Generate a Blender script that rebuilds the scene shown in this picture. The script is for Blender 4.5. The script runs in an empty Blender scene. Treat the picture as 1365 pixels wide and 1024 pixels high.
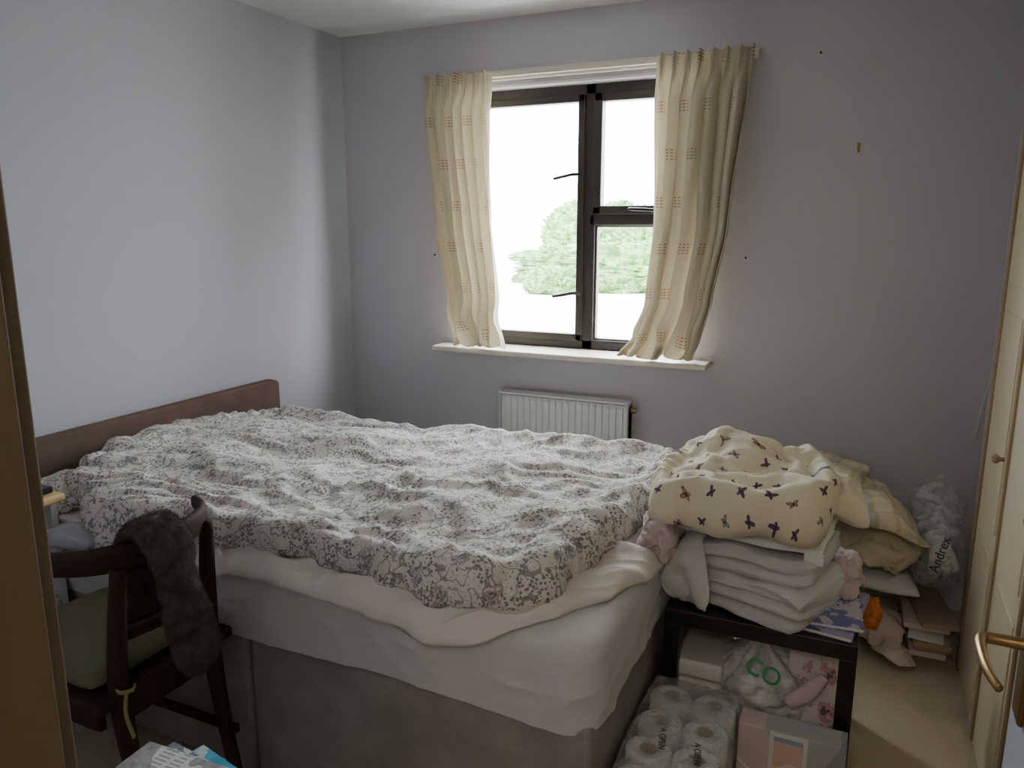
import bpy, bmesh, math, random
from mathutils import Vector, Matrix, noise, Euler, geometry, kdtree
random.seed(7)
S = bpy.context.scene
COL = S.collection
# ------------------------------------------------------------------ node helper
class E:
    def __init__(s, nt, k): s.nt=nt; s.k=k
    def _m(s, op, a, b=None, c=None):
        n=s.nt.nodes.new('ShaderNodeMath'); n.operation=op
        for i,v in enumerate((a,b,c)):
            if v is None: continue
            if isinstance(v,E): s.nt.links.new(v.k,n.inputs[i])
            else: n.inputs[i].default_value=v
        return E(s.nt,n.outputs[0])
    def __add__(s,o): return s._m('ADD',s,o)
    __radd__=__add__
    def __sub__(s,o): return s._m('SUBTRACT',s,o)
    def __rsub__(s,o): return s._m('SUBTRACT',o,s)
    def __mul__(s,o): return s._m('MULTIPLY',s,o)
    __rmul__=__mul__
    def __truediv__(s,o): return s._m('DIVIDE',s,o)
    def lt(s,o): return s._m('LESS_THAN',s,o)
    def gt(s,o): return s._m('GREATER_THAN',s,o)
    def floor(s): return s._m('FLOOR',s)
    def fract(s): return s._m('FRACT',s)
    def abs(s): return s._m('ABSOLUTE',s)
    def sin(s): return s._m('SINE',s)
    def cos(s): return s._m('COSINE',s)
    def mod(s,o): return s._m('FLOORED_MODULO',s,o)
    def max(s,o): return s._m('MAXIMUM',s,o)
    def min(s,o): return s._m('MINIMUM',s,o)
class Mat:
    def __init__(s,name,rough=.7,spec=.3,color=None,metal=0):
        s.m=bpy.data.materials.new(name); s.m.use_nodes=True
        s.nt=s.m.node_tree; s.b=s.nt.nodes['Principled BSDF']; s.out=s.nt.nodes['Material Output']
        s.b.inputs['Roughness'].default_value=rough
        s.b.inputs['Specular IOR Level'].default_value=spec
        s.b.inputs['Metallic'].default_value=metal
        if color: s.b.inputs['Base Color'].default_value=(*color,1)
    def node(s,t,**k):
        n=s.nt.nodes.new(t)
        for a,v in k.items(): setattr(n,a,v)
        return n
    def coord(s,kind='Object'):
        return s.node('ShaderNodeTexCoord').outputs[kind]
    def uv(s):
        sp=s.node('ShaderNodeSeparateXYZ'); s.nt.links.new(s.coord('UV'),sp.inputs[0])
        return E(s.nt,sp.outputs[0]),E(s.nt,sp.outputs[1])
    def obj(s):
        sp=s.node('ShaderNodeSeparateXYZ'); s.nt.links.new(s.coord('Object'),sp.inputs[0])
        return [E(s.nt,sp.outputs[i]) for i in range(3)]
    def vec(s,x,y,z=0.0):
        n=s.node('ShaderNodeCombineXYZ')
        for i,v in enumerate((x,y,z)):
            if isinstance(v,E): s.nt.links.new(v.k,n.inputs[i])
            else: n.inputs[i].default_value=v
        return n.outputs[0]
    def noise(s,scale,vec=None,detail=4,rough=.55,dist=0):
        n=s.node('ShaderNodeTexNoise'); n.inputs['Scale'].default_value=scale
        n.inputs['Detail'].default_value=detail; n.inputs['Roughness'].default_value=rough
        n.inputs['Distortion'].default_value=dist
        s.nt.links.new(vec if vec is not None else s.coord(),n.inputs['Vector'])
        return E(s.nt,n.outputs[0])
    def vor(s,scale,vec=None,rand=1,feat='F1'):
        n=s.node('ShaderNodeTexVoronoi'); n.inputs['Scale'].default_value=scale; n.feature=feat
        n.inputs['Randomness'].default_value=rand
        s.nt.links.new(vec if vec is not None else s.coord(),n.inputs['Vector'])
        return E(s.nt,n.outputs['Distance']),n.outputs['Color']
    def white(s,vec):
        n=s.node('ShaderNodeTexWhiteNoise',noise_dimensions='3D'); s.nt.links.new(vec,n.inputs['Vector'])
        return E(s.nt,n.outputs['Value'])
    def mix(s,f,a,b):
        n=s.node('ShaderNodeMix',data_type='RGBA')
        if isinstance(f,E): s.nt.links.new(f.k,n.inputs[0])
        else: n.inputs[0].default_value=f
        for i,v in ((6,a),(7,b)):
            if isinstance(v,tuple): n.inputs[i].default_value=(*v,1)
            else: s.nt.links.new(v,n.inputs[i])
        return n.outputs[2]
    def color(s,k): s.nt.links.new(k,s.b.inputs['Base Color']); return s
    def bump(s,h,strength=.3,dist=.01):
        n=s.node('ShaderNodeBump'); n.inputs['Strength'].default_value=strength
        n.inputs['Distance'].default_value=dist
        s.nt.links.new(h.k,n.inputs['Height']); s.nt.links.new(n.outputs[0],s.b.inputs['Normal']); return s
def col(c,k): return tuple(min(1,max(0,x*k)) for x in c)
def fab(name,c,var=.15,vs=8,bs=300,bd=.003,rough=.9,st=.4,spec=.1):
    m=Mat(name,rough,spec)
    n=m.noise(vs)
    m.color(m.mix((n-.5)*2.0*1.0+.5,col(c,1-var),col(c,1+var)))
    m.bump(m.noise(bs,detail=3),st,bd)
    return m.m
def paint(name,c,rough=.5,spec=.4,metal=0,var=.05,vs=4,bs=60,st=.08):
    m=Mat(name,rough,spec,metal=metal)
    n=m.noise(vs)
    m.color(m.mix(n,col(c,1-var),col(c,1+var)))
    m.bump(m.noise(bs),st,.002)
    return m.m
def wood(name,c,c2,scale=12,rough=.4,ax=0,spec=.4):
    m=Mat(name,rough,spec)
    o=m.obj(); o[ax]=o[ax]*.12
    n=m.noise(scale,m.vec(*o),detail=6,dist=1.5)
    m.color(m.mix((n-.5)*2.2+.5,c,c2)); m.bump(n,.15,.002)
    return m.m
def plastic(name,tint=(.95,.97,1),opac=.35,rough=.25,bsc=22,bst=.8,vary=1.6,lo=.08):
    m=Mat(name,rough,.6); nt=m.nt
    m.b.inputs['Base Color'].default_value=(*tint,1)
    m.bump(m.noise(bsc,detail=5,rough=.7,dist=.8),bst,.02)
    tr=m.node('ShaderNodeBsdfTransparent'); mx=m.node('ShaderNodeMixShader')
    f=m.noise(14,detail=4)
    fac=((f-.5)*vary+opac).max(lo).min(.95)
    nt.links.new(fac.k,mx.inputs[0]); nt.links.new(tr.outputs[0],mx.inputs[1]); nt.links.new(m.b.outputs[0],mx.inputs[2])
    nt.links.new(mx.outputs[0],m.out.inputs[0])
    return m.m
# ------------------------------------------------------------------ object helpers
def empty(name,loc,label,cat,group=None,kind=None):
    e=bpy.data.objects.new(name,None); e.location=loc; e.empty_display_size=.05
    COL.objects.link(e); tag(e,label,cat,group,kind); return e
def tag(o,label=None,cat=None,group=None,kind=None):
    if label: o['label']=label
    if cat: o['category']=cat
    if group: o['group']=group
    if kind: o['kind']=kind
    return o
def setpar(o,parent):
    o.parent=parent; o.matrix_parent_inverse=Matrix.Translation(-Vector(parent.location)); return o
def mk(name,verts,faces,mat=None,parent=None,smooth=True,uvs=None,M=None,recalc=True):
    me=bpy.data.meshes.new(name)
    if M is not None: verts=[M@Vector(v) for v in verts]
    me.from_pydata([tuple(v) for v in verts],[],faces)
    if uvs is not None:
        l=me.uv_layers.new(name='UVMap')
        for lp in me.loops: l.data[lp.index].uv=uvs[lp.vertex_index]
    me.update()
    if recalc:
        bm=bmesh.new(); bm.from_mesh(me); bmesh.ops.recalc_face_normals(bm,faces=bm.faces); bm.to_mesh(me); bm.free()
    if smooth: me.shade_smooth()
    o=bpy.data.objects.new(name,me); COL.objects.link(o)
    if mat:
        for m in (mat if isinstance(mat,list) else [mat]): me.materials.append(m)
    if parent: setpar(o,parent)
    return o
def origin_base(o):
    me=o.data; vs=[v.co for v in me.vertices]
    c=Vector(((min(v.x for v in vs)+max(v.x for v in vs))/2,(min(v.y for v in vs)+max(v.y for v in vs))/2,min(v.z for v in vs)))
    me.transform(Matrix.Translation(-c)); o.location=o.location+c
    return o
BF=[(0,1,3,2),(4,6,7,5),(0,4,5,1),(2,3,7,6),(0,2,6,4),(1,5,7,3)]
def boxes(name,L,mat,parent=None,bevel=0,M=None,seg=2):
    v=[];f=[]
    for (x0,x1,y0,y1,z0,z1) in L:
        b=len(v)
        for x in (x0,x1):
            for y in (y0,y1):
                for z in (z0,z1): v.append((x,y,z))
        f+=[tuple(b+i for i in q) for q in BF]
    o=mk(name,v,f,mat,parent,smooth=False,M=M)
    if bevel:
        md=o.modifiers.new('Bevel','BEVEL'); md.width=bevel; md.segments=seg; md.limit_method='ANGLE'
        o.data.shade_smooth()
        w=o.modifiers.new('WN','WEIGHTED_NORMAL'); w.keep_sharp=True
    return o
def catmull(P,n,closed=False):
    P=[Vector(p) for p in P]; out=[]; m=len(P)
    segs=m if closed else m-1
    for i in range(segs):
        if closed: a,b,c,d=P[(i-1)%m],P[i],P[(i+1)%m],P[(i+2)%m]
        else: a,b,c,d=P[max(i-1,0)],P[i],P[i+1],P[min(i+2,m-1)]
        for k in range(n):
            t=k/n
            out.append(.5*((2*b)+(c-a)*t+(2*a-5*b+4*c-d)*t*t+(3*b-a-3*c+d)*t**3))
    if not closed: out.append(P[-1].copy())
    return out
def sweep(name,P,ra,rb=None,ref=(0,0,1),mat=None,parent=None,sub=6,seg=14,nz=0,nf=20,sq=2.0,M=None):
    n=len(P); ra=ra if isinstance(ra,(list,tuple)) else [ra]*n
    rb=ra if rb is None else (rb if isinstance(rb,(list,tuple)) else [rb]*n)
    Q=catmull(P,sub); R=catmull([(ra[i],rb[i],0) for i in range(n)],sub)
    ref=Vector(ref); v=[];f=[];k=len(Q)
    for i,q in enumerate(Q):
        T=(Q[min(i+1,k-1)]-Q[max(i-1,0)]).normalized()
        s=ref-T*ref.dot(T)
        if s.length<1e-3: s=Vector((1,.01,0))-T*T.x
        s.normalize(); b=T.cross(s)
        for j in range(seg):
            a=2*math.pi*j/seg; ca,sa=math.cos(a),math.sin(a)
            e=2/sq
            x=math.copysign(abs(ca)**e,ca); y=math.copysign(abs(sa)**e,sa)
            p=q+s*x*R[i].x+b*y*R[i].y
            if nz: p+= (p-q).normalized()*noise.fractal(p*nf,1,2,4)*nz
            v.append(p)
    for i in range(k-1):
        for j in range(seg):
            f.append((i*seg+j,i*seg+(j+1)%seg,(i+1)*seg+(j+1)%seg,(i+1)*seg+j))
    for i in (0,k-1):
        c=len(v); v.append(Q[i])
        for j in range(seg): f.append((i*seg+j,i*seg+(j+1)%seg,c))
    return mk(name,v,f,mat,parent,M=M)
def lathe(name,prof,mat,parent=None,seg=32,M=None):
    v=[];f=[];n=len(prof)
    for r,z in prof:
        for j in range(seg):
            a=2*math.pi*j/seg; v.append((r*math.cos(a),r*math.sin(a),z))
    for i in range(n-1):
        for j in range(seg): f.append((i*seg+j,i*seg+(j+1)%seg,(i+1)*seg+(j+1)%seg,(i+1)*seg+j))
    return mk(name,v,f,mat,parent,M=M)
def nz(x,y,z=0): return noise.noise(Vector((x,y,z)))
def fold(x,y,seed,ang,f,an=.35,warp=.25,p=2.0):
    wx=x+warp/f*2*nz(x*f*.6,y*f*.6,seed+3.1); wy=y+warp/f*2*nz(x*f*.6,y*f*.6,seed+9.7)
    c,s=math.cos(ang),math.sin(ang)
    a=c*wx+s*wy; b=-s*wx+c*wy
    n=nz(a*f*an,b*f,seed)
    r=max(0,1-abs(n)*2.4)
    return r**p
def smooth(a,b,x):
    t=max(0,min(1,(x-a)/(b-a))); return t*t*(3-2*t)
def drape(name,outline,basef,thick,foldf,mat,parent=None,rings=110,per=10,edge_jit=.008,seed=0,center=None,pw=3.0):
    B=catmull([(x,y,0) for x,y in outline],per,closed=True); n=len(B)
    c=Vector((sum(p.x for p in B)/n,sum(p.y for p in B)/n,0)) if center is None else Vector((*center,0))
    v=[None];f=[];uv=[(c.x,c.y)]
    rs=[1-(1-i/rings)**1.25 for i in range(1,rings+1)]
    for r in rs:
        for b in B:
            p=c+(b-c)*r
            j=edge_jit*r**4
            x=p.x+j*nz(b.x*14,b.y*14,seed)*2; y=p.y+j*nz(b.x*14,b.y*14,seed+5)*2
            prof=max(0,1-r**(pw*3))**.5
            h=thick*prof+foldf(x,y)*(.15+.85*prof)
            v.append(Vector((x,y,basef(x,y)+h))); uv.append((x,y))
    v[0]=Vector((c.x,c.y,basef(c.x,c.y)+thick+foldf(c.x,c.y)))
    R=len(rs)
    for j in range(n): f.append((0,1+j,1+(j+1)%n))
    for i in range(R-1):
        for j in range(n):
            a=1+i*n;b=1+(i+1)*n
            f.append((a+j,b+j,b+(j+1)%n,a+(j+1)%n))
    for k,r in enumerate((.985,.93,.7,.3)):
        for b in B:
            p=c+(b-c)*r
            v.append(Vector((p.x,p.y,basef(p.x,p.y)-(.004 if k==0 else .002)))); uv.append((p.x,p.y))
    for i in range(4):
        for j in range(n):
            a=1+(R-1)*n+i*n;b=a+n
            f.append((a+j,b+j,b+(j+1)%n,a+(j+1)%n))
    return mk(name,v,f,mat,parent,uvs=uv)
# ------------------------------------------------------------------ cloth simulation (run once while building)
def simcloth(name,outline,zpin,zinit,rest,spacing,frames,colliders,mat,thick=.004,jit=.012,seed=0,mass=.3,bend=.5,tens=15,sub=1,pinned=True,gap=.004,smo=1,cat=12,quality=5,inner=.05,post=None,inset=0,selfc=False,shear=5,dome=None):
    B=catmull([(x,y,0) for x,y in outline],cat,closed=True)
    L=[0]
    for i in range(len(B)): L.append(L[-1]+(B[(i+1)%len(B)]-B[i]).length)
    nb=int(L[-1]/spacing); bd=[];k=0
    for i in range(nb):
        t=L[-1]*i/nb
        while L[k+1]<t: k+=1
        bd.append(B[k].lerp(B[(k+1)%len(B)],(t-L[k])/(L[k+1]-L[k]+1e-9)).to_2d())
    if inset:
        area=sum(bd[i-1].x*bd[i].y-bd[i].x*bd[i-1].y for i in range(nb)); sg=1 if area>0 else -1
        nb_=[]
        for i in range(nb):
            T=(bd[(i+3)%nb]-bd[i-3]).normalized(); nb_.append(bd[i]+Vector((-T.y,T.x))*inset*sg)
        bd=nb_
    x0=min(p.x for p in bd);y0=min(p.y for p in bd);y1=max(p.y for p in bd)
    pts=list(bd)
    kd=kdtree.KDTree(nb)
    for i,p in enumerate(bd): kd.insert((p.x,p.y,0),i)
    kd.balance()
    rng=random.Random(seed); r=0; y=y0
    while y<y1:
        xs=[]
        for i in range(nb):
            a=bd[i];b=bd[i-1]
            if (a.y>y)!=(b.y>y): xs.append((b.x-a.x)*(y-a.y)/(b.y-a.y)+a.x)
        xs.sort()
        for i in range(0,len(xs)-1,2):
            x=x0+math.ceil((xs[i]+spacing*.5-x0)/spacing)*spacing+(spacing/2 if r%2 else 0)
            while x<xs[i+1]-spacing*.5:
                if kd.find((x,y,0))[2]>spacing*.6: pts.append(Vector((x+rng.uniform(-.15,.15)*spacing,y+rng.uniform(-.15,.15)*spacing)))
                x+=spacing
        y+=spacing*.866; r+=1
    ed=[(i,(i+1)%nb) for i in range(nb)]
    vs,es,fs,ov,oe,of=geometry.delaunay_2d_cdt(pts,ed,[],1,1e-6)
    isb=[any(o<nb for o in q) and len(q)>0 for q in ov]
    V=[];UV=[]
    for i,p in enumerate(vs):
        z=zpin(p.x,p.y) if (isb[i] and pinned) else zinit(p.x,p.y)
        z+=jit*nz(p.x*9,p.y*9,seed)*(0.3 if isb[i] else 1)
        V.append(Vector((p.x,p.y,z))); UV.append((p.x,p.y))
    o=mk(name,V,[tuple(f) for f in fs],mat,None,uvs=UV,recalc=False)
    me=o.data
    if me.polygons[0].normal.z<0: me.flip_normals()
    o.shape_key_add(name='Basis'); rk=o.shape_key_add(name='Rest')
    for i,p in enumerate(vs):
        q=rest(p.x,p.y); rk.data[i].co=(q[0],q[1],V[i].z)
    rk.value=0
    if pinned:
        vg=o.vertex_groups.new(name='pin'); vg.add([i for i in range(len(vs)) if isb[i]],1,'REPLACE')
    cms=[]
    for c in colliders:
        md=c.modifiers.new('Coll','COLLISION'); c.collision.thickness_outer=.004; c.collision.thickness_inner=inner; c.collision.cloth_friction=15; cms.append((c,md))
    cl=o.modifiers.new('Cloth','CLOTH'); cs=cl.settings
    cs.quality=quality; cs.mass=mass; cs.tension_stiffness=tens; cs.compression_stiffness=tens; cs.shear_stiffness=shear; cs.bending_stiffness=bend
    cs.air_damping=2; cs.tension_damping=8; cs.compression_damping=8; cs.shear_damping=8; cs.bending_damping=.8
    if pinned: cs.vertex_group_mass='pin'; cs.pin_stiffness=1
    cs.rest_shape_key=rk
    cc=cl.collision_settings; cc.distance_min=gap; cc.collision_quality=2; cc.use_self_collision=selfc; cc.self_distance_min=.006
    cl.point_cache.frame_start=1; cl.point_cache.frame_end=frames+1
    S.frame_start=1; S.frame_end=frames+1
    for fr in range(1,frames+1): S.frame_set(fr)
    dg=bpy.context.evaluated_depsgraph_get(); ev=o.evaluated_get(dg); tm=ev.to_mesh()
    W=[v.co.copy() for v in tm.vertices]; ev.to_mesh_clear()
    for c,md in cms: c.modifiers.remove(md)
    o.modifiers.remove(cl); o.shape_key_clear(); o.vertex_groups.clear()
    for i,v in enumerate(me.vertices): v.co=W[i]
    S.frame_set(1)
    sm=bmesh.new(); sm.from_mesh(me)
    for _ in range(smo): bmesh.ops.smooth_vert(sm,verts=[v for v in sm.verts if not v.is_boundary],factor=.5,use_axis_x=True,use_axis_y=True,use_axis_z=True)
    if post:
        bmesh.ops.subdivide_edges(sm,edges=sm.edges,cuts=1,smooth=.3)
        bmesh.ops.recalc_face_normals(sm,faces=sm.faces); sm.normal_update()
        up=1 if sum(v.normal.z for v in sm.verts)>0 else -1
        ds=[(v,v.normal*up*post(v.co.x,v.co.y)) for v in sm.verts if not v.is_boundary]
        for v,d in ds: v.co+=d
        if up<0: bmesh.ops.reverse_faces(sm,faces=sm.faces)
    if dome:
        ul=sm.loops.layers.uv.active
        for f in sm.faces:
            for lp in f.loops:
                p=lp.vert.co; d=Vector((p.x-dome[0],p.y-dome[1])); r=d.length
                k=(r+max(0,dome[2]-p.z)*smooth(.02,.14,r))/max(r,1e-4)
                lp[ul].uv=(dome[0]+d.x*k,dome[1]+d.y*k)
    sm.to_mesh(me); sm.free()
    me.shade_smooth()
    md=o.modifiers.new('Solid','SOLIDIFY'); md.thickness=thick; md.offset=1
    if sub and not post:
        md=o.modifiers.new('Sub','SUBSURF'); md.levels=sub; md.render_levels=sub
    return o
def cushion(name,w,d,h,M,mat,parent=None,n=60,pinch=.05,pe=2.6,foldf=None,sag=None,flatb=.6,seed=0,lump=.0):
    v=[];f=[];uv=[];idx={}
    for side in (1,-1):
        for i in range(n+1):
            for j in range(n+1):
                u=math.sin((i/n-.5)*math.pi); t=math.sin((j/n-.5)*math.pi)
                if side==-1 and (i in(0,n) or j in (0,n)): idx[(side,i,j)]=idx[(1,i,j)]; continue
                x=w/2*u*(1-pinch*(1-t*t)*abs(u)); y=d/2*t*(1-pinch*(1-u*u)*abs(t))
                k=(abs(u)*abs(t))**6; x*=1-.04*k; y*=1-.04*k
                e=max(0,(1-abs(u)**pe)*(1-abs(t)**pe))**.5
                z=h/2*e*(1 if side==1 else flatb)
                nn=0
                if foldf: nn=foldf(x,y)*min(1,e*1.6+.15)*(1 if side==1 else .3)
                z=side*(z)+ (nn if side==1 else -nn)
                if lump: z+=lump*nz(x*7,y*7,seed)*e; x+=lump*.6*nz(y*9,z*9,seed+2); y+=lump*.6*nz(x*9,z*9,seed+4)
                if sag: z+=sag(x,y)
                idx[(side,i,j)]=len(v); v.append((x,y,z)); uv.append((x,y+ (2*d if side==-1 else 0)))
        for i in range(n):
            for j in range(n):
                f.append((idx[(side,i,j)],idx[(side,i+1,j)],idx[(side,i+1,j+1)],idx[(side,i,j+1)]))
    return mk(name,v,f,mat,parent,uvs=uv,M=M)
def TR(loc,rot=(0,0,0)): return Matrix.Translation(loc)@Euler([math.radians(a) for a in rot]).to_matrix().to_4x4()
def blob(name,c,dims,mat,parent=None,seed=0,cr=.12,cf=3.5,sub=5,p=2.6,neck=None,flat=True,sharp=.5,nh=.35):
    bm=bmesh.new(); bmesh.ops.create_icosphere(bm,subdivisions=sub,radius=1)
    for vt in bm.verts:
        q=vt.co.normalized()
        l=(abs(q.x)**p+abs(q.y)**p+abs(q.z)**p)**(1/p); q=q/l
        s=Vector((seed*1.7,seed*.9,seed))
        rid=1-abs(noise.noise(q*cf+s))*2
        r=1+cr*(noise.noise(q*1.7+s)*1.2)+cr*sharp*(rid-.5)+cr*.35*(1-abs(noise.noise(q*cf*2.4+s))*2-.5)
        q=q*r
        if neck and q.z>neck:
            t=(q.z-neck)/(1.05-neck); k=1-.8*smooth(0,.75,t)+.45*smooth(.75,1.2,t)
            q.x*=k;q.y*=k;q.z+=t*nh
        if flat: q.z=max(q.z,-.93+.02*nz(q.x*3,q.y*3,seed))
        vt.co=Vector((c[0]+q.x*dims[0]/2,c[1]+q.y*dims[1]/2,c[2]+q.z*dims[2]/2))
    me=bpy.data.meshes.new(name); bm.to_mesh(me); bm.free(); me.shade_smooth(); me.materials.append(mat)
    o=bpy.data.objects.new(name,me); COL.objects.link(o)
    if parent: setpar(o,parent)
    return o
def text(name,body,size,M,mat,parent,ext=.0004):
    cu=bpy.data.curves.new(name,'FONT'); cu.body=body; cu.size=size; cu.extrude=ext; cu.align_x='CENTER'; cu.align_y='CENTER'
    t=bpy.data.objects.new(name+'_tmp',cu); COL.objects.link(t)
    dg=bpy.context.evaluated_depsgraph_get(); me=bpy.data.meshes.new_from_object(t.evaluated_get(dg))
    bpy.data.objects.remove(t); me.name=name; me.transform(M); me.materials.clear(); me.materials.append(mat)
    o=bpy.data.objects.new(name,me); COL.objects.link(o)
    if parent: setpar(o,parent)
    return o
# ------------------------------------------------------------------ constants
XL,XR,YB,YF,ZC=-2.45,.44,3.32,.31,2.4
# ------------------------------------------------------------------ materials
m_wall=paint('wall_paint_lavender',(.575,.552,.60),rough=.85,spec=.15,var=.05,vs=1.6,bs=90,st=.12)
m_wall2=paint('wall_paint_lavender_daylit',(.51,.512,.55),rough=.85,spec=.15,var=.05,vs=1.6,bs=90,st=.12)  # same paint as the other walls; cool window light put into the colour
m=Mat('ceiling_artex',.9,.1,(.70,.70,.68)); m.bump(m.noise(45,detail=5),.5,.006); m_ceil=m.m
m=Mat('carpet_beige',.95,.05); n=m.noise(180,detail=3); n2=m.noise(6)
m.color(m.mix(n*.7+n2*.3,(.54,.43,.29),(.86,.74,.55))); m.bump(n,.8,.008); m_carpet=m.m
m_white=paint('white_gloss_paint',(.70,.70,.71),rough=.35,spec=.5)
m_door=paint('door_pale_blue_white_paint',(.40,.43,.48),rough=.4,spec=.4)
m_cream=paint('cream_laminate',(.74,.64,.46),rough=.45)
m_tan=wood('tan_wood_trim',(.30,.20,.11),(.42,.30,.17),ax=2)
m_jamb=wood('door_frame_shade_brown',(.13,.09,.056),(.175,.125,.078),ax=2,rough=.7)  # white frame; warm hall light and shade are put into this brown
m_frame=paint('window_dark_brown_frame',(.042,.034,.029),rough=.4)
m_rad=paint('radiator_enamel',(.76,.76,.75),rough=.35,spec=.5)
m_sill=paint('sill_cream_paint',(.72,.66,.56),rough=.4,spec=.5)
m_dark=wood('chair_dark_wood',(.028,.014,.010),(.06,.03,.02),scale=20,rough=.7,ax=2,spec=.18)
m_black=paint('black_laminate',(.012,.011,.011),rough=.35,spec=.5)
m_brass=paint('aged_brass',(.33,.22,.09),rough=.38,metal=1,var=.1)
m_divan=fab('divan_grey_beige_fabric',(.31,.29,.265),var=.2,bs=220)
m_sheet=fab('mattress_sheet_fabric',(.60,.59,.585),var=.04,bs=250)
m_blank=fab('cream_cotton',(.71,.65,.60),var=.04,bs=250)
m_whitecloth=fab('white_cotton',(.76,.76,.75),var=.04,bs=200)
m_greycloth=fab('grey_cotton',(.38,.39,.41),var=.2,bs=200)
m_pink=fab('dusty_pink_cotton',(.62,.51,.50),var=.08,bs=200)
m_terry=fab('white_terry',(.82,.82,.81),var=.04,bs=420,bd=.006,st=.9)
m_headb=fab('brown_suede',(.155,.105,.083),var=.15,vs=10,bs=260)
m_green=fab('olive_green_cushion',(.14,.135,.078),var=.1)
m_goldcloth=fab('pale_gold_curtain_fabric',(.62,.55,.41),var=.15)
m_card=paint('cardboard',(.46,.35,.24),rough=.9,spec=.1,var=.12)
m_paper=paint('white_paper',(.75,.74,.72),rough=.7,spec=.2)
m_orange=fab('orange_cloth',(.80,.27,.08))
m_pinkpaper=paint('pale_pink_paper',(.74,.64,.56),rough=.7)
m_blackink=paint('black_print',(.03,.03,.03),rough=.6)
m_greenink=paint('green_print',(.03,.35,.10),rough=.5)
m_blueink=paint('navy_print',(.02,.03,.12),rough=.6)
m_bag=plastic('clear_plastic_bag',opac=.26,vary=1.0,bsc=9,bst=.7,rough=.18)
m_bagw=plastic('white_plastic_bag',(.92,.93,.93),.62,bsc=12)
m_wrap=plastic('toilet_roll_wrap',(.68,.73,.78),.36,.10,12,.9,.9,.2)
# floral duvet
m=Mat('floral_cotton',.9,.1)
vec=m.coord('Object')
nA=m.noise(24,vec,detail=1); dens=((m.noise(20,vec,detail=1)-.42)*6).max(0).min(1)
vine=((nA-.5).abs().lt(.020))
dL,cL=m.vor(98,vec); leaf=dL.lt(.40)*dens.gt(.25)
dS,_=m.vor(130,vec); speck=dS.lt(.26)
dF_,cF=m.vor(16,vec,rand=.9); flower=dF_.lt(.40)*dF_.gt(.10); heart=dF_.lt(.14)
pet=(m.noise(150,vec,detail=1).gt(.46))
sepc=m.node('ShaderNodeSeparateColor'); m.nt.links.new(cF,sepc.inputs[0]); rr=E(m.nt,sepc.outputs[0])
ink=((vine*.8).max(leaf).max(speck*.6)*.78)
c=m.mix(ink,(.69,.66,.61),(.12,.11,.12))
fc=m.mix(rr.gt(.75),(.22,.22,.25),(.32,.24,.20))
c=m.mix(flower*pet*rr.gt(.45)*.65,c,fc)
c=m.mix(heart*.5,c,(.14,.12,.12))
m.color(c); m.bump(m.noise(260,vec,detail=2),.12,.001); m_floral=m.m
# curtain
m=Mat('curtain_cream_dashes',.9,.1)
u,v=m.uv()
row=(v/.19).floor(); off=row.mod(2.0)*.11
gx=(u+off).mod(.22); gy=v.mod(.19)
ing=gx.gt(.05)*gx.lt(.12)*gy.lt(.05)
dash=(gx.mod(.014).gt(.005))*(gy.mod(.0125).lt(.004))*ing
stripe=(u.mod(.008)/.008-.5).abs()
c=m.mix(stripe*.5,(.77,.71,.58),(.71,.65,.52))
c=m.mix(dash*.9,c,(.42,.20,.08)); m.color(c)
m.bump(m.noise(300),.2,.002)
tl=m.node('ShaderNodeBsdfTranslucent'); m.nt.links.new(c,tl.inputs[0]); mx=m.node('ShaderNodeMixShader'); mx.inputs[0].default_value=.40
m.nt.links.new(m.b.outputs[0],mx.inputs[1]); m.nt.links.new(tl.outputs[0],mx.inputs[2]); m.nt.links.new(mx.outputs[0],m.out.inputs[0])
m_curt=m.m
# butterfly cotton
m=Mat('cream_butterfly_cotton',.9,.1)
u,v=m.uv(); s=.086
row=(v/s).floor(); uu=u/s+row.mod(2.0)*.5; vv=v/s
cx=uu.floor(); cell=m.vec(cx,row,1.3); w1=m.white(cell); w2=m.white(m.vec(cx,row,7.7)); w3=m.white(m.vec(cx,row,4.2))
lx=uu.fract()-.5+(w2-.5)*.3; ly=vv.fract()-.5+(w3-.5)*.3
a=w1*6.283; ca=a.cos(); sa=a.sin()
bx=(lx*ca-ly*sa).abs(); by=lx*sa+ly*ca
sc=w2*.3+1.15; bx=bx*sc; by=by*sc
def ell(px,py,rx,ry,ang):
    c_,s_=math.cos(ang),math.sin(ang)
    X=((bx-px)*c_+(by-py)*s_)/rx; Y=((by-py)*c_-(bx-px)*s_)/ry
    return X*X+Y*Y
up=ell(.135,.085,.15,.075,.55); lo=ell(.095,-.07,.095,.065,-.6); bo=ell(0,0,.018,.13,0)
wing=up.min(lo); body=bo.lt(1.0)
inside=wing.lt(1.0); rim=wing.gt(.55)
vein=m.noise(260,m.coord('UV'),detail=1).gt(.52)
wc=m.mix(w3.gt(.55),(.20,.09,.19),(.46,.40,.42))
wc=m.mix(w3.gt(.8),wc,(.50,.32,.16))
wc=m.mix(rim.max(vein*.6),wc,(.08,.06,.08))
c=m.mix(inside,(.76,.69,.54),wc); c=m.mix(body,c,(.05,.04,.06)); m.color(c)
m.bump(m.noise(300),.2,.002); m_butter=m.m
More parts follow.
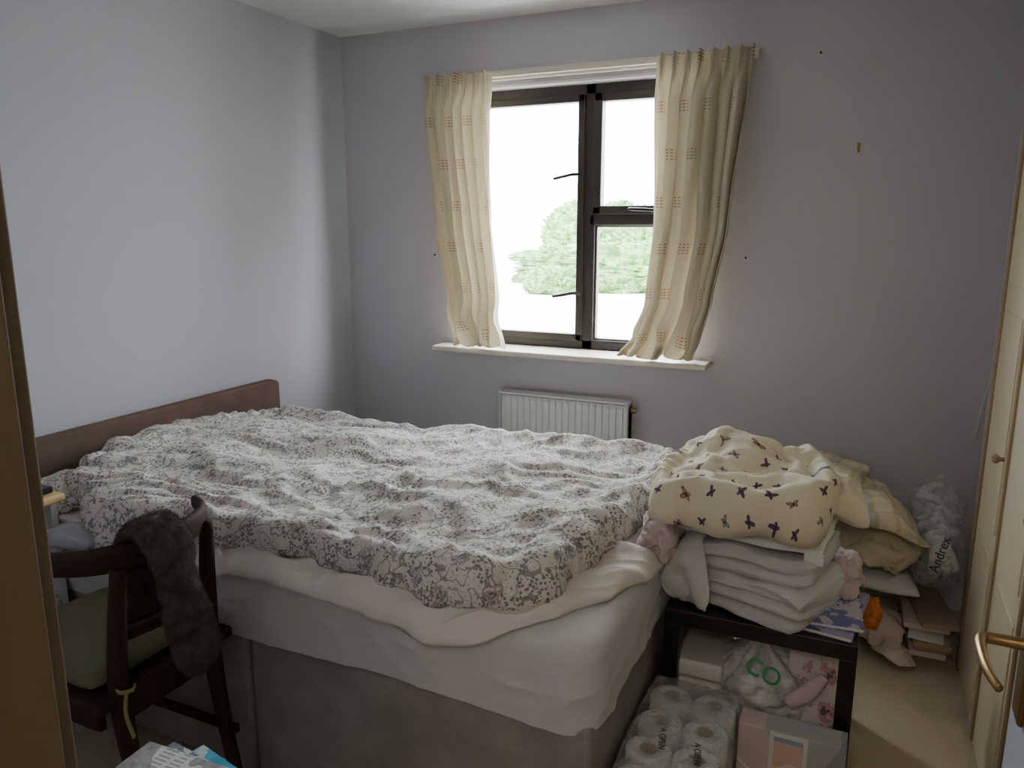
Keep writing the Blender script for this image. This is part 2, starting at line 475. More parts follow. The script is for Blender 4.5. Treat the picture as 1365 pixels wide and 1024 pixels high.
# yellow plaid
m=Mat('yellow_plaid_cotton',.9,.1)
u,v=m.uv()
a=(u.mod(.07)/.07-.5).abs().lt(.12); b=(v.mod(.07)/.07-.5).abs().lt(.12)
c=m.mix(a*.5+b*.4,(.74,.67,.50),(.60,.46,.22)); d=(u.mod(.28).lt(.035)).max(v.mod(.28).lt(.035))
c=m.mix(d*.5,c,(.38,.46,.50)); m.color(c); m.bump(m.noise(300),.2,.002); m_plaid=m.m
m=Mat('brown_rabbit_fur',.9,.1)
n=m.noise(40,detail=3); m.color(m.mix((n-.5)*1.8+.5,(.055,.044,.038),(.15,.12,.102))); m.bump(n,.6,.01); m_fur=m.m
m=Mat('window_glass',.02,.5); tr=m.node('ShaderNodeBsdfTransparent'); gl=m.node('ShaderNodeBsdfGlossy'); gl.inputs['Roughness'].default_value=.02
mx=m.node('ShaderNodeMixShader'); mx.inputs[0].default_value=.05
m.nt.links.new(tr.outputs[0],mx.inputs[1]); m.nt.links.new(gl.outputs[0],mx.inputs[2]); m.nt.links.new(mx.outputs[0],m.out.inputs[0]); m_glass=m.m
m=Mat('printed_newspaper_page',.5,.3); X=m.obj()
ln=(X[1].mod(.009).lt(.004))*(m.noise(90,m.vec(X[0],X[1]*.1,0.0),detail=1).gt(.45))*(X[0].mod(.07).gt(.008))
pic=m.noise(9,detail=2).gt(.54)
c=m.mix(ln*.6,(.74,.74,.73),(.15,.15,.16)); c=m.mix(pic,c,m.mix(m.noise(60),(.12,.12,.13),(.55,.54,.53))); m.color(c); m_news=m.m
# ------------------------------------------------------------------ room shell
def struct(o,label): tag(o,label,'room',kind='structure'); return o
WX0,WX1,WZ0,WZ1=-1.80,-.68,.93,2.12
struct(boxes('wall_back',[(XL-.1,WX0,YB,YB+.25,0,ZC),(WX1,XR+.7,YB,YB+.25,0,ZC),(WX0,WX1,YB,YB+.25,0,WZ0),(WX0,WX1,YB,YB+.25,WZ1,ZC)],m_wall),'pale lavender painted wall with a window')
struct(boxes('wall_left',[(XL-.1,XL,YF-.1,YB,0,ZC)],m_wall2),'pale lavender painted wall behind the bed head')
struct(boxes('wall_right',[(XR,XR+.1,2.86,YB,0,ZC),(XR+.6,XR+.7,.2,2.86,0,ZC),(XR,XR+.6,2.86,2.9,0,ZC),(XR,XR+.6,.2,1.12,0,ZC)],m_wall),'pale lavender painted wall beside the wardrobe')
struct(boxes('wall_front',[(XL,-.54,.17,YF,0,ZC),(-.54,.30,.17,YF,2.03,ZC),(.30,XR,.17,YF,0,ZC)],m_wall),'painted wall with the doorway')
struct(boxes('ceiling',[(XL-.1,XR+.7,-1.3,YB+.25,ZC,ZC+.1)],m_ceil),'white textured ceiling')
floor_=struct(boxes('floor',[(XL-.1,XR+.7,-1.3,YB+.25,-.1,0)],m_carpet),'beige carpeted floor')
struct(boxes('wall_hall',[(-1.0,-.9,-1.3,.17,0,ZC),(.6,.7,-1.3,.17,0,ZC),(-1.0,.7,-1.4,-1.3,0,ZC)],paint('hall_cream_paint',(.66,.62,.55),.8)),'cream landing walls outside the bedroom')
struct(boxes('trim_1',[(-.54,-.497,.16,.312,0,2.0),(.27,.30,.16,.31,0,2.0),(-.54,.30,.16,.31,2.0,2.03),(-.57,-.505,.312,.326,0,2.05),],m_jamb,bevel=.003),'painted timber door frame, warm shade put into its brown')
struct(boxes('baseboard_back',[(XL,XR,YB-.015,YB,0,.09)],m_white,bevel=.004),'white painted skirting board')
struct(boxes('baseboard_left',[(XL,XL+.015,YF,YB-.016,0,.09)],m_white,bevel=.004),'white painted skirting board')
# window
win=empty('window_1',(-1.24,3.42,WZ0),'dark framed casement window with a top opener','window'); win['kind']='structure'
y0,y1=3.40,3.46
mull=-1.18; fw=.047
boxes('frame',[(WX0,WX0+fw,y0,y1,WZ0,WZ1),(WX1-fw,WX1,y0,y1,WZ0,WZ1),(WX0,WX1,y0,y1,WZ0,WZ0+fw),(WX0,WX1,y0,y1,WZ1-fw-.01,WZ1),(mull-.028,mull+.028,y0,y1,WZ0,WZ1),(mull,WX1,y0,y1,1.50,1.55)],m_frame,win,bevel=.006)
def sash(x0,x1,z0,z1,w,ya,yb,name='sash'):
    o=boxes(name,[(x0,x0+w,ya,yb,z0,z1),(x1-w,x1,ya,yb,z0,z1),(x0,x1,ya,yb,z0,z0+w),(x0,x1,ya,yb,z1-w,z1)],m_frame,win,bevel=.005)
    g=boxes('glass_pane',[(x0+w*.6,x1-w*.6,(ya+yb)/2-.003,(ya+yb)/2+.003,z0+w*.6,z1-w*.6)],m_glass,win)
sash(WX0+fw-.005,mull-.023,WZ0+fw-.01,WZ1-fw-.005,.034,3.39,3.44)
sash(mull+.020,WX1-fw+.005,1.548,WZ1-fw-.005,.038,3.385,3.44)
sash(mull+.020,WX1-fw+.005,WZ0+fw-.01,1.51,.018,3.41,3.45)
for z in (1.72,1.19):
    sweep('window_handle',[(mull-.035,3.385,z),(mull-.06,3.36,z+.004),(mull-.10,3.35,z-.004),(mull-.155,3.352,z-.014)],.007,.006,mat=m_black,parent=win)
sweep('window_handle',[(-.98,3.385,1.57),(-.98,3.36,1.57),(-.93,3.35,1.568),(-.87,3.35,1.565)],.007,.006,mat=m_black,parent=win)
struct(boxes('trim_2',[(-1.90,-.585,3.195,3.40,.905,.932)],m_sill,bevel=.009,seg=3),'cream painted window sill board')
struct(boxes('trim_3',[(WX0-.001,WX1+.001,YB,3.40,WZ1-.012,WZ1-.001)],m_white),'white plaster reveal above the window')
rail=empty('curtain_rail',(-1.2,3.29,2.15),'cream curtain rail fixed above the window','curtain rail')
boxes('batten',[(-1.93,-.46,3.297,3.318,2.135,2.178)],m_sill,rail,bevel=.004)
boxes('track',[(-1.93,-.46,3.27,3.288,2.145,2.162)],m_sill,rail,bevel=.003)
for x in (-1.8,-1.4,-1.0,-.6): boxes('bracket',[(x-.01,x+.01,3.285,3.299,2.14,2.168)],m_sill,rail)
# curtains
def curtain(name,keys,seed,k,label,full):
    nu,nv=340,200; v=[];f=[];uv=[]
    zt=keys[0][0]; zb=keys[-1][0]
    for j in range(nv+1):
        t=j/nv; z=zt+(zb-zt)*t
        for i in range(len(keys)-1):
            if keys[i][0]>=z>=keys[i+1][0] or i==len(keys)-2:
                a=(keys[i][0]-z)/(keys[i][0]-keys[i+1][0]); a=max(0,min(1,a)); a=a*a*(3-2*a)*.5+a*.5
                xl=keys[i][1]+(keys[i+1][1]-keys[i][1])*a; xr=keys[i][2]+(keys[i+1][2]-keys[i][2])*a; break
        w=xr-xl
        head=1-smooth(.03,.16,t)
        low=smooth(.80,1,t)
        for i in range(nu+1):
            s=i/nu
            ph=2*math.pi*(k*s+.38*nz(s*2.2,t*.7+2,seed)*smooth(.1,.6,t)*2+.15*nz(s*5,t*1.5,seed+3)*smooth(.1,.5,t))
            amp=(.045*(1-head)+.010*head)*(.45+1.2*abs(nz(s*2.7,t*.7,seed+4)))
            sn=math.sin(ph); sn=math.copysign(abs(sn)**.85,sn)
            y=3.205+amp*sn+.014*nz(s*4,t*1.3,seed+8)*(1-head)+.007*nz(s*16,t*4,seed+18)*(1-head)
            pp=(s*k)%1; pl=math.exp(-((pp-.5)/.16)**2)
            y+=head*(.03-.028*pl+.012*pl*math.cos((pp-.5)*2*math.pi*9))
            x=xl+w*s+.016*math.cos(ph)*(1-head)*math.sin(math.pi*s)**.5
            zz=z
            if low>0:
                y+=-low*(1-low)*.16+low*.055*nz(s*6,t*9,seed+2)
                x+=low*.04*nz(s*5,t*10,seed+12)
                zz=max(.936+.03*(nz(s*10,1,seed)+.5)*low,z+low*.07*(nz(s*4,t*6,seed))+.04*low*nz(s*11,2,seed))
            zz+=head*.008*pl*(1-t/.16)
            v.append((x,min(y,3.262),zz)); uv.append((s*full+seed*.07,(zt-z)*1.03))
    for j in range(nv):
        for i in range(nu):
            a=j*(nu+1)+i; f.append((a,a+1,a+nu+2,a+nu+1))
    o=mk(name,v,f,m_curt,None,uvs=uv)
    md=o.modifiers.new('Solid','SOLIDIFY'); md.thickness=.0025
    tag(origin_base(o),label,'curtain'); return o
curtain('curtain',[(2.16,-1.935,-1.585),(1.5,-1.865,-1.575),(1.12,-1.80,-1.54),(1.0,-1.765,-1.515),(.935,-1.76,-1.515)],1,7,'cream curtain with orange dashes gathered on the sill',.85)
curtain('curtain',[(2.165,-.85,-.47),(1.5,-.835,-.525),(1.19,-.86,-.575),(1.02,-.90,-.61),(.935,-.96,-.64)],5,7.5,'cream curtain with orange dashes, hem bunched on the sill',.85)
# radiator
rad=empty('radiator',(-1.235,3.28,.12),'white ribbed panel radiator below the window','radiator')
def radpanel():
    v=[];f=[];n=19*8; x0,x1=-1.54,-.93; rows=[(.14,0),(.155,1),(.70,1),(.715,0)]
    for z,a in rows:
        for i in range(n+1):
            s=i/n; w=(s*19)%1; g=-.009 if .12<w<.62 else 0
            v.append((x0+(x1-x0)*s,3.235+(g if a else .004),z))
    for r in range(3):
        for i in range(n): q=r*(n+1)+i; f.append((q,q+1,q+n+2,q+n+1))
    return mk('front_panel',v,f,m_rad,rad,smooth=False)
radpanel()
boxes('casing',[(-1.552,-.922,3.24,3.295,.13,.715),(-1.552,-1.545,3.222,3.297,.125,.728),(-.929,-.922,3.222,3.297,.125,.728)],m_rad,rad,bevel=.003)
boxes('top_grille',[(-1.553,-.921,3.222,3.298,.722,.732)],m_rad,rad,bevel=.003)
sweep('valve',[(-.922,3.27,.69),(-.895,3.27,.69)],.012,mat=m_brass,parent=rad,ref=(0,0,1))
sweep('pipe',[(-.90,3.27,.16),(-.90,3.27,.08),(-.90,3.27,0)],.008,mat=m_rad,parent=rad,ref=(1,0,0))
for x in (-1.45,-1.02): boxes('wall_bracket',[(x-.015,x+.015,3.29,3.32,.2,.6)],m_rad,rad)
hk=sweep('wall_hook',[(-.08,3.318,1.80),(-.08,3.30,1.80),(-.08,3.296,1.785),(-.08,3.30,1.77)],.005,mat=m_brass,ref=(1,0,0)); tag(origin_base(hk),'small brass picture hook in the wall','hook')
for i,(x,z) in enumerate(((-.24,2.14),(-1.94,1.36),(-.47,1.37))):
    o=sweep('wall_nail',[(x,3.319,z),(x,3.312,z)],.004,mat=m_dark,ref=(1,0,0)); tag(origin_base(o),'tiny dark nail sticking out of the wall','nail',group='nails in the wall')
# ------------------------------------------------------------------ door
door=empty('door_1',(.235,.33,0),'white painted door standing open','door'); door['kind']='structure'
boxes('leaf',[(.215,.252,.33,1.10,.01,1.98)],m_door,door,bevel=.002)
hd=empty('handle',(.213,1.04,1.0),None,None); setpar(hd,door); hd['label']='aged brass lever handle'
def sub(o): o.matrix_parent_inverse=Matrix.Translation(-Vector(hd.location)); return o
sub(boxes('backplate',[(.208,.216,1.018,1.062,.90,1.06)],m_brass,hd,bevel=.004))
sub(sweep('lever',[(.212,1.04,1.0),(.172,1.04,1.0),(.162,1.032,1.0),(.159,1.00,1.0),(.161,.96,.998),(.169,.93,.995)],[.0078,.007,.0078,.008,.007,.0055],[.008,.007,.007,.006,.005,.0045],mat=m_brass,parent=hd))
# ------------------------------------------------------------------ wardrobe
wd=empty('fitted_wardrobe',(.47,2.0,0),'cream fitted wardrobe with folding panelled doors','wardrobe')
dx=-.028
boxes('surround',[(.41+dx,.439,2.82,2.858,0,2.38),(.41+dx,.439,1.13,2.858,2.25,2.38),(.41+dx,.439,1.13,1.16,0,2.3)],m_tan,wd,bevel=.003)
ys=[1.17,1.58,1.99,2.40,2.815]
for i in range(4):
    a,b=ys[i]+.004,ys[i+1]-.004
    d=boxes('folding_door',[(.415+dx,.438+dx,a,b,.02,2.245)]+[(.411+dx,.416+dx,a+.06,b-.06,z0,z1) for z0,z1 in ((.12,.55),(.63,1.25),(1.33,2.1))],m_cream,wd,bevel=.004,seg=3)
    boxes('door_edging',[(.409+dx,.4385+dx,a-.003,a+.008,.02,2.245),(.409+dx,.4385+dx,b-.008,b+.003,.02,2.245)],m_tan,wd)
    if i in (1,3):
        yk=a+.05 if i==3 else b-.05
        k=lathe('knob',[(0,0),(.006,0),(.006,.010),(.012,.015),(.014,.022),(.009,.029),(0,.031)],m_tan,wd,M=TR((.411+dx,yk,.86),(0,-90,0)))
cab=sweep('wall_cable',[(.435,2.93,2.35),(.434,2.95,1.9),(.43,2.98,1.5),(.425,3.02,1.15),(.40,3.1,.9),(.39,3.15,.72)],.003,mat=m_white,ref=(1,0,0)); tag(origin_base(cab),'thin white cable hanging down the wall','cable')
# ------------------------------------------------------------------ bed
BX0,BX1,BY0,BY1=-2.37,-.45,1.38,2.74
bed=empty('bed',(-1.4,2.05,0),'double divan bed with brown suede headboard','bed')
boxes('divan_base',[(BX0,-1.402,BY0+.006,BY1-.006,.04,.45),(-1.398,BX1-.006,BY0+.006,BY1-.006,.04,.45)],m_divan,bed,bevel=.018,seg=3)
for x in (BX0+.1,BX1-.1):
    for y in (BY0+.1,BY1-.1): boxes('foot',[(x-.03,x+.03,y-.03,y+.03,0,.045)],m_black,bed)
boxes('mattress',[(BX0+.01,BX1-.01,BY0+.01,BY1-.01,.452,.625)],m_whitecloth,bed,bevel=.05,seg=5)
def headboard():
    v=[];f=[]; y0,y1,z0,z1,r=1.29,2.67,.25,.822,.03; P=[(y0,z0),(y1,z0)]
    for i in range(9): a=i/8*math.pi/2; P.append((y1-r+r*math.cos(a),z1-r+r*math.sin(a)))
    for i in range(9): a=math.pi/2+i/8*math.pi/2; P.append((y0+r+r*math.cos(a),z1-r+r*math.sin(a)))
    n=len(P)
    for x in (-2.435,-2.385):
        for y,z in P: v.append((x,y,z))
    f=[tuple(range(n)),tuple(range(n,2*n))]+[(i,(i+1)%n,n+(i+1)%n,n+i) for i in range(n)]
    o=mk('headboard',v,f,m_headb,bed,smooth=False)
    md=o.modifiers.new('B','BEVEL'); md.width=.006; md.segments=3; md.limit_method='ANGLE'; md.angle_limit=math.radians(40); return o
headboard()
def sheet():
    n=640; rings=[(.62,.640),(.4,.641),(.2,.641),(.1,.641),(.05,.640),(.025,.635),(.008,.622),(0,.60)]
    for i in range(1,26): rings.append((0,.60-.145*i/25))
    def per(ins,r):
        x0,x1,y0,y1=BX0+ins,BX1-ins,BY0+ins,BY1-ins; r=max(.01,r-ins*.5)
        out=[]
        m_=n//4
        for c,(cx,cy,a0) in enumerate(((x0+r,y0+r,math.pi),(x1-r,y0+r,1.5*math.pi),(x1-r,y1-r,0),(x0+r,y1-r,.5*math.pi))):
            for i in range(30):
                a=a0+i/30*math.pi/2; out.append((Vector((cx+r*math.cos(a),cy+r*math.sin(a),0)),Vector((math.cos(a),math.sin(a),0))))
            a=a0+math.pi/2; N_=Vector((math.cos(a),math.sin(a),0)); s=Vector((cx+r*math.cos(a),cy+r*math.sin(a),0))
            nx=((x1-r,y0+r,1.5*math.pi),(x1-r,y1-r,0),(x0+r,y1-r,.5*math.pi),(x0+r,y0+r,math.pi))[c]
            e=Vector((nx[0]+r*math.cos(nx[2]),nx[1]+r*math.sin(nx[2]),0))
            for i in range(m_-30): out.append((s.lerp(e,i/(m_-30)),N_))
        return out
    v=[];f=[];N=(n//4)*4;C=Vector(((BX0+BX1)/2,(BY0+BY1)/2,0))
    for ri,(ins,z) in enumerate(rings):
        ins=min(ins,.62)
        for k,(p,d) in enumerate(per(ins,.08)):
            t=max(0,(.60-z)/.145)
            q=p.x+p.y*1.0
            wr=.004*t*fold(q,z,3,.9,5,an=.5)+.006*fold(q,z,8,-.6,7,an=.5)*min(1,t*3)+.004*fold(q,z*1.5,11,.5,12,an=.4)*min(1,t*3)
            zz=z-.016*t*t*(nz(q*1.6,0,4)*1.6+.3)+.004*fold(p.x,p.y,5,.4,6)*(1-min(1,t*4))
            v.append(p+d*(wr+.002)+Vector((0,0,zz)))
    for i in range(len(rings)-1):
        for j in range(N): f.append((i*N+j,i*N+(j+1)%N,(i+1)*N+(j+1)%N,(i+1)*N+j))
    v.append(C+Vector((0,0,.64)));f+=[(j,(j+1)%N,len(v)-1) for j in range(N)]
    return mk('fitted_sheet',v,f,m_sheet,bed)
fs=sheet(); fs['label']='off-white fitted sheet over the mattress'
def bb(x,y,top=.646,rate=1.0):
    d=max(BY0+.02-y,y-(BY1-.02),x-(BX1-.02))
    if d<=0: return top
    return top-.9*(d*d/(d+.05))*rate*1.3
def pf(sd,a=.006): return lambda x,y:a*fold(x,y,sd,.7,9,an=.4)+a*.7*fold(x,y,sd+4,-.6,14,an=.4)
ql=[(-2.3,1.45),(-1.9,1.38),(-1.52,1.36),(-1.3,1.36),(-1.095,1.352),(-.93,1.342),(-.84,1.328),(-.73,1.335),(-.66,1.37),(-.60,1.43),(-.54,1.52),(-.49,1.60),(-.455,1.70),(-.43,1.8),(-.43,2.1),(-.43,2.45),(-.5,2.68),(-1.0,2.7),(-1.6,2.7),(-2.25,2.68),(-2.32,2.1)]
def qf(x,y):
    e=max(1-smooth(.12,.3,y-1.36),smooth(-.78,-.6,x)*(1-smooth(2.2,2.6,y)))
    return (.05+.95*e)*(.020*fold(x,y,21,.15,5,an=.25,warp=.5)+.018*fold(x,y,22,-.25,9,an=.3,warp=.4)+.008*fold(x,y,25,.5,18,an=.35))
quilt=drape('cream_quilt',ql,lambda x,y:bb(x,y,.646),.010,qf,m_blank,rings=120,per=22,seed=3,pw=9,edge_jit=.006)
dl=[(-2.15,1.47),(-2.28,1.60),(-2.33,1.85),(-2.35,2.1),(-2.35,2.4),(-2.30,2.58),(-2.1,2.62),(-1.9,2.62),(-1.6,2.66),(-1.3,2.65),(-1.0,2.70),(-.72,2.71),(-.56,2.65),(-.49,2.45),(-.50,2.25),(-.51,2.1),(-.52,1.95),(-.545,1.84),(-.55,1.72),(-.575,1.62),(-.575,1.52),(-.61,1.45),(-.67,1.41),(-.76,1.375),(-.85,1.365),(-.92,1.39),(-1.0,1.38),(-1.08,1.415),(-1.16,1.405),(-1.25,1.44),(-1.33,1.41),(-1.42,1.415),(-1.52,1.39),(-1.60,1.405),(-1.67,1.375),(-1.77,1.33),(-1.88,1.31),(-2.0,1.40)]
def dbase(x,y): return bb(x,y,.655)+.016*smooth(-1.8,-2.1,x)*smooth(1.4,1.6,y)*smooth(2.72,2.5,y)
def ang_(x,y): return .25+.8*nz(x*.8,y*.8,5)
def far(y): return 1-.55*smooth(2.1,2.6,y)
def near(x,y): return max(1-smooth(1.42,1.62,y),smooth(-.75,-.62,x)*(1-smooth(1.7,2.1,y)))
def dfold(x,y):
    a=ang_(x,y)
    return far(y)*(.046*fold(x,y,41,a,2.6,an=.32,warp=.5,p=1.2)+.040*fold(x,y,43,a+.35,4.6,an=.28,warp=.5,p=1.2))-.028+.022*near(x,y)
def dpost(x,y):
    a=ang_(x,y)
    return (.35+.65*far(y))*(.020*fold(x,y,61,a-.3,5.6,an=.28,warp=.7,p=1.3)+.013*fold(x,y,63,a+.5,9,an=.3,warp=.6,p=1.4)+.003*fold(x,y,65,a-.1,18,an=.3,warp=.4))-.008
heap=drape('heap_tmp',dl,dbase,.030,dfold,None,rings=100,per=12,seed=8,edge_jit=0,pw=8,center=(-1.35,2.0))
duvet=simcloth('duvet',dl,lambda x,y:bb(x,y,.662)-.002,lambda x,y:dbase(x,y)+.085,lambda x,y:(x*1.12+.05*nz(x*1.5,y*1.5,2),y*1.20+.06*nz(x*1.5,y*1.5,7)),.0140,38,[heap,quilt],m_floral,thick=.006,seed=8,jit=.03,mass=.45,bend=1.5,gap=.004,quality=5,post=dpost,inset=.020,smo=3)
bpy.data.objects.remove(heap)
tag(origin_base(quilt),'plain cream quilt spread over the mattress','quilt')
tag(origin_base(duvet),'rumpled floral duvet in white, grey and rust','duvet')
p1=cushion('pillow',.26,.26,.08,TR((-2.20,1.50,.69),(0,6,-8)),m_floral,foldf=pf(31)); tag(origin_base(p1),'floral pillow lying against the headboard','pillow')
o=cushion('cushion',.16,.13,.06,TR((-1.93,1.315,.655),(-8,3,20)),m_greycloth,foldf=pf(36,.008),lump=.025,seed=4); tag(origin_base(o),'crumpled grey cloth cushion by the bedside table','cushion')
# ------------------------------------------------------------------ bedside table
bs=empty('bedside_table',(-2.20,1.16,0),'white bedside cabinet with pale wood top','bedside table')
boxes('table_top',[(-2.38,-2.02,.95,1.365,.735,.758)],wood('pale_pine',(.62,.43,.20),(.72,.52,.26),ax=1),bs,bevel=.008,seg=3)
boxes('body',[(-2.37,-2.05,.97,.99,0,.735),(-2.37,-2.05,1.335,1.355,0,.735),(-2.37,-2.35,.97,1.355,0,.735),(-2.37,-2.06,.97,1.355,.45,.47),(-2.37,-2.06,.97,1.355,.05,.07)],m_white,bs,bevel=.002)
for z0,z1 in ((.075,.255),(.262,.445)):
    boxes('drawer',[(-2.068,-2.048,.995,1.33,z0,z1)],m_white,bs,bevel=.003)
o=boxes('phone',[(-2.16,-2.05,1.22,1.35,.759,.778)],m_black,bevel=.004); tag(origin_base(o),'black phone lying on the bedside table','phone')
# ------------------------------------------------------------------ chair
ch=empty('dining_chair',(-1.63,1.16,0),'dark wooden chair with curved back and green seat cushion','chair')
def leg(P,r,**k): return sweep('leg',P,r,mat=m_dark,parent=ch,ref=(1,0,0),sq=2.6,**k)
leg([(-1.36,1.03,0),(-1.40,1.03,.25),(-1.425,1.03,.47),(-1.415,1.03,.62),(-1.395,1.035,.785)],[.014,.017,.021,.019,.015])
leg([(-1.36,1.30,0),(-1.41,1.30,.25),(-1.435,1.30,.47),(-1.43,1.30,.62),(-1.41,1.295,.80)],[.014,.017,.021,.019,.015])
leg([(-1.84,.985,0),(-1.83,.985,.25),(-1.82,.985,.47)],[.013,.017,.021])
leg([(-1.84,1.335,0),(-1.83,1.335,.25),(-1.82,1.335,.47)],[.013,.017,.021])
sweep('back_rail',[(-1.60,.925,.80),(-1.52,.955,.805),(-1.435,1.01,.805),(-1.40,1.08,.805),(-1.392,1.165,.805),(-1.405,1.25,.805),(-1.45,1.32,.808),(-1.52,1.365,.81)],[.014,.026,.03,.031,.031,.03,.026,.016],[.010,.012,.012,.012,.012,.012,.012,.010],mat=m_dark,parent=ch,sub=10,sq=3)
sweep('back_rail',[(-1.425,1.03,.62),(-1.405,1.165,.62),(-1.432,1.30,.62)],.016,.009,mat=m_dark,parent=ch,sq=3)
boxes('seat',[(-1.86,-1.41,.965,1.355,.465,.495)],m_dark,ch,bevel=.012,seg=3)
boxes('apron',[(-1.82,-1.44,.985,1.003,.415,.467),(-1.82,-1.44,1.317,1.335,.415,.467),(-1.838,-1.82,.985,1.335,.415,.467),(-1.44,-1.422,1.03,1.30,.415,.467)],m_dark,ch,bevel=.003)
boxes('stretcher',[(-1.82,-1.40,.98,.995,.20,.225)],m_dark,ch,bevel=.004)
boxes('stretcher',[(-1.82,-1.40,1.325,1.34,.20,.225)],m_dark,ch,bevel=.004)
o=cushion('seat_cushion',.40,.36,.06,TR((-1.645,1.16,.517)),m_green,foldf=pf(61,.003),pinch=.03,pe=5); tag(origin_base(o),'olive green seat pad tied to the chair','cushion')
tm=fab('yellow_green_ribbon',(.34,.31,.12))
setpar(sweep('ribbon_tie',[(-1.445,1.03,.51),(-1.40,1.01,.51),(-1.385,1.03,.508),(-1.40,1.05,.505)],.005,.002,mat=tm),o)
setpar(sweep('ribbon_tie',[(-1.39,1.02,.507),(-1.385,1.01,.46),(-1.38,1.02,.40)],.005,.002,mat=tm,ref=(0,1,0)),o)
sc=sweep('fur_scarf',[(-1.455,1.13,.60),(-1.447,1.13,.72),(-1.43,1.125,.82),(-1.395,1.125,.855),(-1.35,1.13,.82),(-1.335,1.135,.72),(-1.33,1.15,.62),(-1.325,1.165,.54),(-1.325,1.17,.50)],[.045,.057,.061,.061,.056,.048,.055,.06,.03],[.02,.022,.022,.022,.024,.024,.028,.028,.015],ref=(0,1,0),mat=m_fur,sub=14,seg=60,nz=.008,nf=18)
tag(origin_base(sc),'dark brown fur scarf draped over the chair back','scarf')
ps=sc.modifiers.new('Fur','PARTICLE_SYSTEM'); st=sc.particle_systems[0].settings; st.type='HAIR'; st.count=20000; st.hair_length=.006; st.hair_step=2
st.brownian_factor=.001; st.root_radius=.06; st.tip_radius=.01; st.radius_scale=.012; st.use_advanced_hair=True; st.normal_factor=.0015; st.tangent_factor=.002
# ------------------------------------------------------------------ magazines near door
def magazine(name,w,d,h,loc,rz,cm,label,cat='magazine',group=None,rot=None):
    e=empty(name,loc,label,cat,group); M=TR((0,0,0),(0,0,rz) if rot is None else rot)
    for nm,L,mt in (('cover',[(-w/2,w/2,-d/2,d/2,h-.0012,h),(-w/2,w/2,-d/2,d/2,0,.0012),(-w/2-.0006,-w/2+.0006,-d/2,d/2,0,h)],cm),('pages',[(-w/2+.001,w/2-.002,-d/2+.001,d/2-.001,.0013,h-.0013)],m_paper)):
        o=boxes(nm,L,mt); o.matrix_basis=M; o.parent=e
    return e
def cover(name,a,b,c,scale=9,s2=None):
    m=Mat(name,.3,.5); d,cc=m.vor(scale); n=m.noise(scale*.8,detail=5)
    k=m.mix(n.gt(.55),a,b); k=m.mix(n.gt(.62)*d.lt(.5),k,c); m.color(k); return m.m
stool=empty('stool',(-.97,.74,0),'small dark wooden stool carrying magazines','stool')
boxes('seat',[(-1.06,-.84,.65,.83,.54,.565)],m_dark,stool,bevel=.006)
for x in (-1.04,-.86):
    for y in (.67,.81): boxes('leg',[(x-.012,x+.012,y-.012,y+.012,0,.541)],m_dark,stool,bevel=.003)
m_teal=cover('magazine_cover_teal',(.06,.36,.50),(.10,.46,.60),(.60,.66,.68))
magazine('magazine',.28,.21,.008,(-.915,.765,.566),-12,m_teal,'teal glossy magazine lying on the stool')
magazine('magazine',.27,.20,.007,(-.955,.758,.5745),-7,cover('magazine_cover_mixed',(.70,.70,.70),(.20,.24,.30),(.62,.50,.42),12),'glossy magazine with grey and white cover')
magazine('magazine',.21,.19,.007,(-1.00,.758,.582),2,m_news,'open black and white printed newspaper magazine')
# ------------------------------------------------------------------ side table with pile
tb=empty('side_table',(-.19,2.15,0),'low black side table with a lower shelf','table')
TX0,TX1,TY0,TY1,TZ=-.425,.05,1.90,2.40,.50
boxes('table_top',[(TX0,TX1,TY0,TY1,TZ-.045,TZ)],m_black,tb,bevel=.004)
boxes('shelf',[(TX0+.01,TX1-.01,TY0+.01,TY1-.01,.16,.18)],m_black,tb,bevel=.003)
for x in (TX0+.02,TX1-.02):
    for y in (TY0+.022,TY1-.022): boxes('leg',[(x-.02,x+.02,y-.02,y+.02,0,TZ-.044)],m_black,tb,bevel=.003)
def towel(name,w,d,h,layers,M,mat,seed,label,wob=1.0):
    v=[];f=[];nx=80
    lh=h/layers
    pts=[]
    for l in range(layers):
        z0=l*lh; r=lh*.48
        pts+= [(-d/2+r-r*math.cos(a),z0+lh/2 - r*math.sin(a)) for a in [math.pi/2*k/5 for k in range(5,-1,-1)]] 
        pts+= [(-d/2+r-r*math.cos(a),z0+lh/2 + r*math.sin(a)) for a in [math.pi/2*k/5 for k in range(1,6)]]
    pts+=[(y,h) for y in [(-d/2+lh)+(d-2*lh)*k/30 for k in range(1,31)]]
    pts+=[(d/2,h*.8),(d/2+.003,h*.5),(d/2,.1*h),(d/2-lh*.3,0)]+[(y,0) for y in [(d/2-lh)-(d-2*lh)*k/10 for k in range(1,10)]]
    n=len(pts)
    for i in range(nx+1):
        s=i/nx; x=-w/2+w*s; e=1-max(0,abs(2*s-1)-.85)*2.2
        for y,z in pts:
            q=z/h
            zz=h/2+(z-h/2)*e+wob*(.030*nz(x*7,y*5,seed)+.016*nz(x*13,q*4,seed+1))*min(1,q*2)
            yy=y*(.9+.1*e)+wob*(.022*nz(x*6,q*5,seed+3)+.012*nz(x*16,q*9,seed+5))
            v.append((x*(1+.08*wob*nz(q*5,2,seed+6)),yy,zz))
    for i in range(nx):
        for j in range(n): f.append((i*n+j,i*n+(j+1)%n,(i+1)*n+(j+1)%n,(i+1)*n+j))
    for i in (0,nx): f.append(tuple(i*n+j for j in range(n)))
    o=mk(name,v,f,mat,None,M=M); tag(origin_base(o),label,'towel'); return o
t1=towel('folded_towel',.33,.33,.105,3,TR((-.185,2.075,.503),(0,0,-20)),m_terry,5,'thick white terry towel folded in layers',.6)
